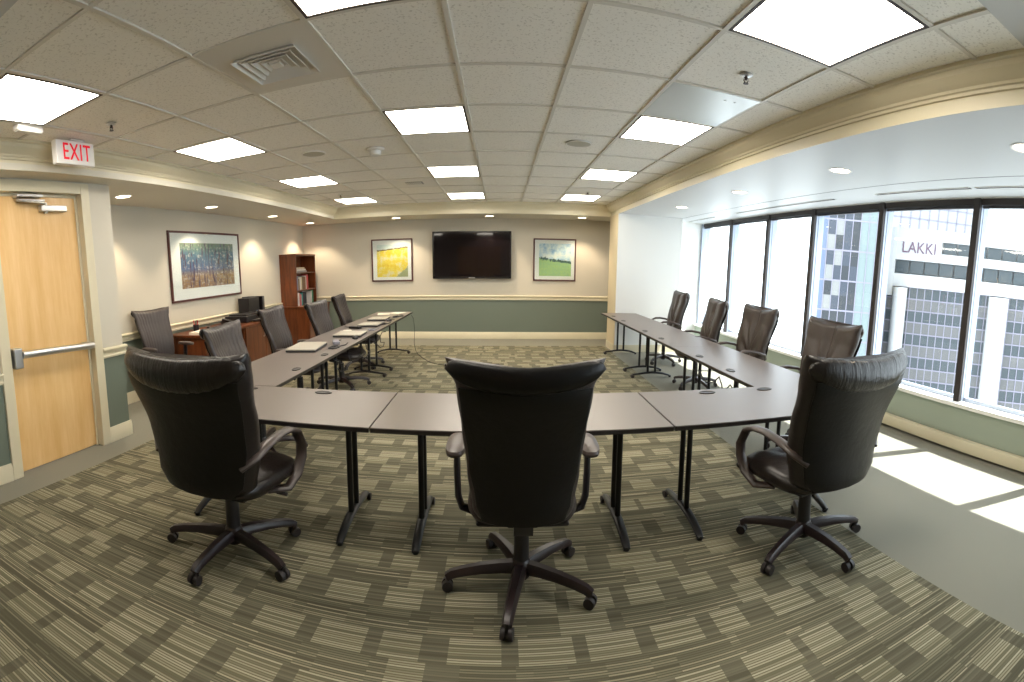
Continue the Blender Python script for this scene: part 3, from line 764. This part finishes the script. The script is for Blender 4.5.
for k, lab in ((0, 'taupe table in left row holding the nearest closed laptop'), (1, 'taupe table in left row, the middle one with a mouse'), (2, 'taupe table in left row, far end with hanging cord')):
    o = copy_tree(tr0); place(o, -1.82, y0 + LR * (k + .5), -90); o['label'] = lab

# ------------------------------------------------------------------ things on the left tables
TT = TZ + .004
def laptop(x, y, deg, w_, d_, lab):
    t_ = thing('laptop', lab, 'laptop', (x, y, TT), math.radians(deg), 'closed laptops on the left tables')
    MB().box(-w_ / 2, w_ / 2, -d_ / 2, d_ / 2, .003, .020).build('body', M['laptop_dark'], t_, bevel=.004)
    MB().box(-w_ / 2, w_ / 2, -d_ / 2, d_ / 2, .0205, .031).build('lid', M['laptop'], t_, bevel=.004)
    for sx in (-1, 1):
        for sy in (-1, 1): MB().cyl((sx * w_ * .4, sy * d_ * .4, 0), (sx * w_ * .4, sy * d_ * .4, .004), .006, n=8).build('foot', M['rubber'], t_)
laptop(-1.90, 4.56, 6, .30, .48, 'closed silver laptop nearest the front on left tables')
laptop(-1.74, 5.52, 3, .33, .36, 'closed silver laptop behind the black mouse, second on left tables')
laptop(-1.74, 6.45, 0, .28, .36, 'closed silver laptop third along the left tables')
laptop(-1.80, 7.15, 2, .28, .34, 'closed silver laptop fourth along the left tables, near far end')
def mouse(x, y, deg, lab):
    t_ = thing('computer_mouse', lab, 'mouse', (x, y, TT), math.radians(deg), 'computer mice')
    rg = [[(.034 * s_ * math.cos(2 * PI * j / 20), .058 * s_ * math.sin(2 * PI * j / 20) , z) for j in range(20)] for z, s_ in ((0, .92), (.010, 1.), (.022, .9), (.031, .6), (.034, .05))]
    MB().ringgrid(rg).build('shell', M['black_plastic'], t_, smooth=True)
    MB().cyl((-.004, .03, .030), (.004, .03, .030), .008, n=10).build('wheel', M['silver'], t_)
mouse(-1.60, 5.25, 20, 'black mouse beside the second laptop on left tables'); mouse(-1.60, 6.98, -15, 'black mouse beside the third laptop, farther along left tables')
def coil(name, lab, cx, cy, r, turns, m_, zz=TT, seed=1, group='cables on the left tables'):
    rnd = random.Random(seed); P = []
    for i in range(int(turns * 16)):
        a = i * 2 * PI / 16; rr_ = r * (1 + .25 * math.sin(a * .37 + seed)); P.append((cx + rr_ * math.cos(a) * .8 + .01 * rnd.random(), cy + rr_ * 1.5 * math.sin(a), zz + .006 + .004 * (i % 5) / 5))
    P += [(P[-1][0] + .04, P[-1][1] + .12, zz + .006), (P[-1][0] + .02, P[-1][1] + .25, zz + .006)]
    return tag(MB().tube(P, .0055, 6).build(name, m_, smooth=True), lab, 'cable', group)
coil('coiled_cable', 'tangle of dark cable beside the nearest laptop', -1.64, 4.62, .05, 3.2, M['cable'], seed=2)
coil('coiled_cable', 'tangle of grey cable beside the second laptop', -1.60, 5.98, .045, 3, M['cable_grey'], seed=4)
coil('coiled_cable', 'tangle of dark cable beside the third laptop', -1.60, 6.60, .045, 3, M['cable'], seed=5)
coil('coiled_cable', 'tangle of dark cable at far end of left tables', -1.62, 7.55, .05, 3, M['cable'], seed=7)
t_ = thing('power_adapter', 'grey laptop power brick beside the nearest laptop', 'power adapter', (-1.70, 4.88, TT), .4, 'power bricks')
MB().box(-.035, .035, -.085, .085, 0, .035).build('brick', M['cable_grey'], t_, bevel=.008); MB().tube([(0, .085, .016), (.03, .16, .01), (.07, .22, .006)], .004, 6).build('lead', M['cable'], t_)
t_ = thing('power_adapter', 'black power brick past the second laptop', 'power adapter', (-1.86, 6.12, TT), 1.2, 'power bricks')
MB().box(-.035, .035, -.085, .085, 0, .030).build('brick', M['black_plastic'], t_, bevel=.008); MB().tube([(0, .085, .016), (.03, .16, .01), (.07, .22, .006)], .004, 6).build('lead', M['cable'], t_)
for k, (x, y, a, lab) in enumerate(((-1.93, 8.02, .2, 'white sheet of paper past the fourth laptop'), (-1.74, 8.18, -.3, 'white sheet of paper at far end of left tables'), (-1.90, 5.92, .5, 'cream note paper between second and third laptops'))):
    q = MB(); h_, w_ = (.14, .10) if k < 2 else (.05, .05); q.box(-w_, w_, -h_, h_, 0, .0025)
    o = q.build('paper_sheet', M['paper']); o.location = (x, y, TT); o.rotation_euler = (0, 0, a); tag(o, lab, 'paper', 'papers on the left tables')
# hanging leads and the floor cord
def lead(name, lab, P, r, m_, cat='cable', group=None):
    o = MB().tube(P, r, 6).build(name, m_, smooth=True); return tag(o, lab, cat, group)
lead('hanging_cord', 'thin dark cord hanging from far end of left table row', [(-1.505, 8.25, .665), (-1.47, 8.27, .60), (-1.45, 8.26, .40), (-1.46, 8.24, .18), (-1.43, 8.22, .05), (-1.39, 8.15, .010)], .004, M['cable'], group='cords under the left tables')
lead('floor_cord', 'thin black cord lying on carpet by far left table end', [(-1.39, 8.15, .011), (-1.25, 7.8, .010), (-1.05, 7.4, .010), (-.85, 7.25, .010), (-.80, 7.22, .010)], .004, M['cable'], group='cords under the left tables')
for k, (y, lab) in enumerate(((4.5, 'looped cord hanging under left table below nearest laptop'), (5.3, 'looped cord hanging under left table below the first mouse'), (6.1, 'looped cord hanging under left table below power brick'))):
    P = [(-1.60 + .05 * math.sin(i * .9 + k), y + i * .05, .60 - .16 * math.sin(PI * i / 12) + .03 * math.sin(i * 1.7 + k)) for i in range(13)]
    lead('hanging_cord', lab, P, .006, M['cable'], group='cords under the left tables')
lead('hanging_cord', 'dark cord hanging under window-side table row', [(1.84 + .03 * math.sin(i), 3.2 + i * .08, .60 - .10 * abs(math.sin(i * .8))) for i in range(16)], .006, M['cable'], group='cords under the window-side tables')
t_ = thing('cord_socket', 'small black cord socket lying on the carpet', 'socket', (-.72, 7.20, .004), .15)
MB().box(-.10, .10, -.04, .04, 0, .04).build('socket_body', M['black_plastic'], t_, bevel=.01)
MB().tube([(.10, 0, .015), (.28, .02, .005), (.5, .05, .005), (.8, .04, .005)], .005, 6).build('lead', M['cable'], t_)

# ------------------------------------------------------------------ credenza and bookcase
t_ = thing('credenza', 'low cherry wood credenza against the left wall', 'cabinet', (-3.83, 6.30, 0))
MB().box(-.31, .31, -1.18, 1.22, .70, .735).build('worktop', M['cherry'], t_, bevel=.004)
q = MB(); q.box(-.30, .29, -1.15, -1.12, 0, .70); q.box(-.30, .29, 1.16, 1.19, 0, .70); q.box(-.30, -.27, -1.12, 1.16, 0, .70); q.box(-.27, .27, -.12, -.09, 0, .70); q.box(-.27, .27, -1.12, 1.16, .05, .07)
q.build('carcass', M['cherry'], t_)
for a, b in ((-.09, .52), (.53, 1.16)):
    d_ = MB().box(.27, .292, a, b, .07, .695).build('door', M['cherry'], t_, bevel=.003)
    MB().tube([(.292, b - .06, .50), (.315, b - .06, .50), (.315, b - .06, .62), (.292, b - .06, .62)], .005, 6).build('handle', M['silver'], d_)
MB().box(.20, .222, -1.12, -.12, .28, .70).build('modesty_panel', M['cherry'], t_)
# bookcase
t_ = thing('bookcase', 'tall cherry bookcase on cabinet base in far left corner', 'bookcase', (XL + .005, 9.24, 0))
q = MB(); q.box(0, .60, -.56, -.535, 0, .755); q.box(0, .60, .56, .585, 0, .755); q.box(0, .60, -.535, .56, .05, .07); q.box(0, .03, -.535, .56, .07, .755); q.build('base_cabinet', M['cherry'], t_, bevel=.003)
MB().box(0, .615, -.575, .60, .755, .785).build('worktop', M['cherry'], t_, bevel=.004)
for a, b in ((-.53, .01), (.015, .555)):
    d_ = MB().box(.58, .602, a, b, .05, .75).build('door', M['cherry'], t_, bevel=.003)
    MB().cyl((.602, (b - .05 if a < 0 else a + .05), .52), (.625, (b - .05 if a < 0 else a + .05), .52), .012, n=12).build('knob', M['silver'], d_)
HX = .345
q = MB(); q.box(0, HX, -.50, -.475, .785, 1.765); q.box(0, HX, .50, .525, .785, 1.765); q.box(0, .02, -.475, .50, .785, 1.765); q.box(0, HX + .004, -.505, .53, 1.765, 1.795); q.build('hutch', M['cherry'], t_, bevel=.002)
for z_ in (1.075, 1.415): MB().box(.02, HX - .01, -.475, .50, z_, z_ + .02).build('shelf', M['cherry'], t_)
# books
cols = dict(blue=(.10, .14, .34), white=(.72, .70, .68), cream=(.66, .58, .42), brown=(.16, .09, .04), red=(.50, .04, .05), teal=(.04, .36, .34), black=(.02, .02, .03), pink=(.55, .25, .25), green=(.06, .22, .12), grey=(.35, .33, .36))
for k, v_ in cols.items(): M['book_' + k] = mat('book_cover_' + k, v_, .5)
def book(y, z_, th, h, d, c_, lab, grp, flat=False):
    x1 = XL + .005 + HX - .03
    if not flat:
        t_ = thing('book', lab, 'book', (x1, y + th / 2, z_), 0, grp)
        q = MB(); q.box(-d, 0, -th / 2, -th / 2 + .003, 0, h); q.box(-d, 0, th / 2 - .003, th / 2, 0, h); q.box(-.003, 0, -th / 2, th / 2, 0, h)
        q.build('cover', M['book_' + c_], t_); MB().box(-d + .006, -.003, -th / 2 + .003, th / 2 - .003, .004, h - .004).build('pages', M['paper'], t_)
    else:
        t_ = thing('book', lab, 'book', (x1, y, z_), 0, grp)
        q = MB(); q.box(-d, 0, 0, h, 0, .004); q.box(-d, 0, 0, h, th - .004, th); q.box(-.003, 0, 0, h, 0, th); q.build('cover', M['book_' + c_], t_)
        MB().box(-d + .005, -.003, .004, h - .004, .004, th - .004).build('pages', M['paper'], t_)
yb = 8.80
mid_b = [('blue', .055, .27, 'blue book first on the middle shelf of bookcase'), ('grey', .035, .26, 'grey book beside the blue one, middle shelf'), ('brown', .05, .22, 'brown book third on the middle shelf'), ('white', .06, .25, 'white book on the middle shelf'), ('cream', .05, .25, 'cream book on the middle shelf'),
         ('brown', .09, .26, 'thick brown book in centre of middle shelf'), ('brown', .09, .25, 'second thick brown book on middle shelf'), ('white', .03, .27, 'thin white book before the red one'), ('red', .10, .29, 'thick red book last on the middle shelf')]
y_ = yb
for c_, th, h, lab in mid_b: book(y_, 1.095, th, h, .20, c_, lab, 'books on the middle shelf'); y_ += th + .006
low_b = [('white', .06, .25, 'white book first on the lower shelf of bookcase'), ('white', .05, .26, 'second white book on the lower shelf'), ('red', .04, .25, 'red book on the lower shelf'), ('pink', .05, .22, 'pink book on the lower shelf'), ('teal', .06, .25, 'teal book on the lower shelf'), ('black', .09, .24, 'black book on the lower shelf'), ('black', .09, .25, 'second black book on the lower shelf')]
y_ = yb
for c_, th, h, lab in low_b: book(y_, .785, th, h, .20, c_, lab, 'books on the lower shelf'); y_ += th + .006
book(9.52, .785, .05, .26, .2, 'white', 'lone white book at far end of lower shelf', 'books on the lower shelf')
book(9.60, .785, .05, .27, .2, 'green', 'green book last on the lower shelf', 'books on the lower shelf')
for k in range(3): book(8.86 + .02 * k, 1.435 + k * .034, .032, .50 - k * .08, .2, ('grey', 'white', 'cream')[k], ('grey book lying flat at bottom of top-shelf pile', 'white book lying flat in the top-shelf pile', 'cream book topmost of the top-shelf pile')[k], 'books lying flat on the top shelf', True)

# things on the credenza
CZ = .735
t_ = thing('printer', 'low black printer with blue light on the credenza', 'printer', (-3.86, 6.78, CZ), 0)
MB().box(-.20, .20, -.30, .26, 0, .10).build('body', M['black_plastic'], t_, bevel=.015); MB().box(-.16, .16, -.24, .20, .10, .125).build('scanner_lid', M['black_plastic'], t_, bevel=.01)
MB().box(.20, .27, -.18, .14, .02, .035).build('paper_tray', M['laptop_dark'], t_, bevel=.004); MB().cyl((.200, .18, .06), (.206, .18, .06), .012, n=12).build('status_light', M['led'], t_)
t_ = thing('conference_phone', 'dark telephone in front of the black printer', 'telephone', (-3.78, 6.18, CZ), .3)
MB().add([(-.11, -.12, 0), (.11, -.12, 0), (.11, .12, 0), (-.11, .12, 0), (-.11, -.12, .09), (.11, -.12, .03), (.11, .12, .03), (-.11, .12, .09)], [(3, 2, 1, 0), (4, 5, 6, 7), (0, 1, 5, 4), (1, 2, 6, 5), (2, 3, 7, 6), (3, 0, 4, 7)]).build('body', M['laptop_dark'], t_, bevel=.008)
MB().tube([(-.08, -.13, .10), (-.03, -.135, .095), (.04, -.13, .07), (.09, -.12, .055)], .022, 10).build('handset', M['black_plastic'], t_, smooth=True)
t_ = thing('computer_case', 'wide black computer box on the credenza behind printer', 'computer', (-3.98, 7.10, CZ), 0)
MB().box(-.10, .10, -.14, .22, .125, .345).build('case', M['black_plastic'], t_, bevel=.006); MB().box(-.10, .10, -.14, .22, 0, .125).build('stand', M['black_plastic'], t_, bevel=.004); MB().box(-.06, .06, -.08, .14, .345, .365).build('top_tray', M['laptop_dark'], t_, bevel=.004)
t_ = thing('computer_tower', 'slim black computer tower nearest the bookcase', 'computer', (-3.96, 7.42, CZ), 0)
MB().box(-.10, .10, -.03, .05, 0, .35).build('case', M['black_plastic'], t_, bevel=.006); MB().box(.100, .104, -.025, .045, .02, .34).build('front_panel', M['laptop_dark'], t_); MB().cyl((.104, .01, .08), (.107, .01, .08), .008, n=10).build('power_button', M['silver'], t_)
t_ = thing('pen_cup', 'black cup holding pens and a red marker on credenza', 'pen holder', (-3.95, 5.55, CZ), 0)
MB().lathe([(.035, 0), (.040, .003), (.042, .09), (.038, .09), (.035, .01), (.001, .01)], n=20).build('cup', M['black_plastic'], t_, smooth=True)
for k in range(4):
    a = k * 1.7; MB().cyl((.01 * math.cos(a), .01 * math.sin(a), .02), (.035 * math.cos(a), .035 * math.sin(a), .15), .006, n=8).build('pen', M['red'] if k % 2 == 0 else M['black_plastic'], t_)
t_ = thing('stapler', 'black stapler lying beside the pen cup', 'stapler', (-3.86, 5.72, CZ), .5)
MB().box(-.02, .02, -.09, .09, 0, .012).build('base', M['black_plastic'], t_, bevel=.003); MB().box(-.015, .015, -.08, .08, .02, .045).build('arm', M['laptop_dark'], t_, bevel=.005); MB().cyl((-.018, .07, .02), (.018, .07, .02), .012, n=10).build('hinge', M['silver'], t_)
o = MB().box(-.11, .11, -.14, .14, 0, .03).build('paper_stack', M['paper'], bevel=.002); o.location = (-3.72, 5.34, CZ); o.rotation_euler = (0, 0, .1); tag(o, 'stack of cream paper at near end of the credenza', 'paper')

# ------------------------------------------------------------------ outside: white office building and glass tower
def azp(az, dist): a = math.radians(az); return Vector((dist * math.sin(a), dist * math.cos(a), 0))
AZ0 = 53.5; D0 = 42.
C0 = azp(AZ0, D0); an = math.radians(AZ0 + 3)
ux = Vector((math.cos(an), -math.sin(an), 0))            # to the right along the facade
nx = Vector((math.sin(an), math.cos(an), 0))             # away from us
bl = thing('office_building', 'white office building with lettering and round columns outside windows', 'building', tuple(C0), math.atan2(ux.y, ux.x))
def zt(e, d=D0): return CH + e * d
W0, W1 = -6.6, 16.
q = MB()
q.box(W0, W1, 0, .5, zt(-.0), zt(.026)); q.box(W0, W1, 0, .5, zt(.054), zt(.072)); q.box(W0, W1, 0, .5, zt(.096), zt(.118)); q.box(W0, -3.0, .02, .5, zt(.072), zt(.096))
q.box(W0, W1, 1.0, 8., zt(-.75), zt(.118)); q.box(W0, W0 + .5, -.05, .5, zt(-.02), zt(.118)); q.box(-3.1, -2.2, 0, .5, zt(.072), zt(.096))
q.build('facade', M['concrete'], bl)
k = 0
x = W0 + .55
while x < W1 - .3:
    MB().box(x, x + 1.15, .3, .36, zt(.028), zt(.053)).build('window', M['pane_dark'], bl); x += 1.27
x = -2.1
while x < W1 - .3:
    MB().box(x, x + 1.15, .3, .36, zt(.073), zt(.095)).build('window', M['pane_dark'], bl); x += 1.27
q = MB(); q.box(W0, W1, .30, .34, zt(-.75), zt(-.001)); q.build('curtain_glass', M['pane_dark'], bl)
q = MB(); x = W0
while x < W1: q.box(x - .035, x + .035, .22, .30, zt(-.75), zt(0)); x += .66
z_ = zt(0)
rw = 0
while z_ > zt(-.74): q.box(W0, W1, .24, .30, z_ - .05, z_ + .05); z_ -= 1.0
q.build('curtain_frame', M['tower_frame'], bl)
q = MB(); z_ = zt(0) - 1.02
while z_ > zt(-.74): q.box(W0, W1, .27, .31, z_ - .92, z_ - .0); z_ -= 2.0
q.build('spandrel', M['spandrel'], bl)
for cx_, r_ in ((-5.35, .62), (3.05, .85)): MB().cyl((cx_, -.35, zt(-.75)), (cx_, -.35, zt(-.002)), r_, n=28).build('column', M['concrete'], bl, smooth=True)
for nm, txt, zc, sz in (('lettering', 'LAKKI', zt(.077), 1.35),):
    fc = bpy.data.curves.new(nm, 'FONT'); fc.body = txt; fc.size = sz; fc.align_x = 'CENTER'; fc.align_y = 'CENTER'; fc.extrude = .03; fc.offset = .0
    lo = bpy.data.objects.new(nm, fc); COL.objects.link(lo); lo.parent = bl; lo.location = (-4.12, -.02, zc + .08); lo.rotation_euler = (PI / 2, 0, 0); lo.scale = (.82, 1, 1); lo = text_mesh(lo, fc, M['sign_mauve'])
# pale tower rising behind the white building
C1 = azp(50.5, 75.); an1 = math.radians(40)
t_ = thing('pale_tower', 'pale glazed tower rising behind the white office building', 'building', tuple(C1), -an1)
MB().box(-8, 6, 0, 8, -10, 18).build('body', M['tower_pale'], t_)
q = MB(); [q.box(-8 + i * 1.4, -7.85 + i * 1.4, -.1, 0, -10, 18) for i in range(11)]; [q.box(-8, 6, -.1, 0, -10 + j * 1.8, -9.8 + j * 1.8) for j in range(16)]; q.build('window_grid', M['tower_frame'], t_)
# glass tower seen in the fourth window
D2 = 38.; AZ2 = 40.3; C2 = azp(AZ2, D2); an2 = math.radians(AZ2)
tw = thing('glass_tower', 'blue glass tower with checkered pale panels outside window', 'building', tuple(C2), -an2)
TX0, TX1 = -3.2, 2.3
MB().box(TX0, TX1, .1, 8, -32, 20).build('body', M['tower_dark'], tw)
cw = .62; nc = int((TX1 - TX0) / cw)
m = M['tower_skin'] = mat('checkered_tower_glazing', rough=.3); g = N(m); X, Y, Z = g.sep(g.obj())
ci = g.ma('FLOOR', g.ma('DIVIDE', g.ma('SUBTRACT', X, TX0), cw)); ri = g.ma('FLOOR', g.ma('DIVIDE', g.ma('SUBTRACT', Z, CH), 1.15))
wv = g.white(g.comb(ci, ri, 4.))
c = g.mix(g.ma('LESS_THAN', wv, .55), (.034, .042, .060), (.020, .024, .030))
c = g.mix(g.ma('LESS_THAN', ci, 1.5), c, (.10, .13, .20))
chk = g.ma('MULTIPLY', g.ma('LESS_THAN', g.ma('ABSOLUTE', g.ma('SUBTRACT', ci, 2.5)), .8), g.ma('LESS_THAN', g.ma('ABSOLUTE', g.ma('SUBTRACT', ri, .5)), 3.2))
alt = g.ma('LESS_THAN', g.ma('ABSOLUTE', g.ma('SUBTRACT', g.ma('MODULO', g.ma('ADD', g.ma('ADD', ci, ri), 40.), 2.), 0.)), .5)
c = g.mix(g.ma('MULTIPLY', chk, alt), c, (.19, .19, .185))
c = g.mix(g.ma('GREATER_THAN', ci, 5.5), c, (.15, .19, .19)); g.color(c)
MB().box(TX0, TX1, .05, .12, -32, 20).build('glazing', m, tw)
q = MB(); [q.box(TX0 + i * cw - .03, TX0 + i * cw + .03, 0, .12, -32, 20) for i in range(nc + 1)]; [q.box(TX0, TX1, .02, .12, CH + j * 2.3 - .06, CH + j * 2.3 + .06) for j in range(-13, 8)]; q.build('frame', M['tower_frame'], tw)

# ------------------------------------------------------------------ light
wd = bpy.data.worlds.new('bright_sky'); S.world = wd; wd.use_nodes = True
bg = wd.node_tree.nodes['Background']; bg.inputs[0].default_value = (.90, .96, 1., 1); bg.inputs[1].default_value = 3.6
sd = Vector((-1, .26, -1.85)).normalized()
L = bpy.data.lights.new('sun', 'SUN'); L.energy = 14.; L.angle = math.radians(.53); L.color = (1, .96, .9)
so = bpy.data.objects.new('sun', L); COL.objects.link(so); so.rotation_euler = sd.to_track_quat('-Z', 'Y').to_euler()
so.location = (20, -5, 30)

# ------------------------------------------------------------------ render look
S.view_settings.view_transform = 'Standard'; S.view_settings.look = 'None'; S.view_settings.gamma = 1; S.view_settings.use_curve_mapping = False
S.view_settings.exposure = 0.55
S.cycles.use_denoising = True
S.cycles.max_bounces = 10; S.cycles.diffuse_bounces = 6; S.cycles.glossy_bounces = 4; S.cycles.transparent_max_bounces = 16
S.cycles.sample_clamp_indirect = 6
S.cycles.caustics_reflective = False; S.cycles.caustics_refractive = False
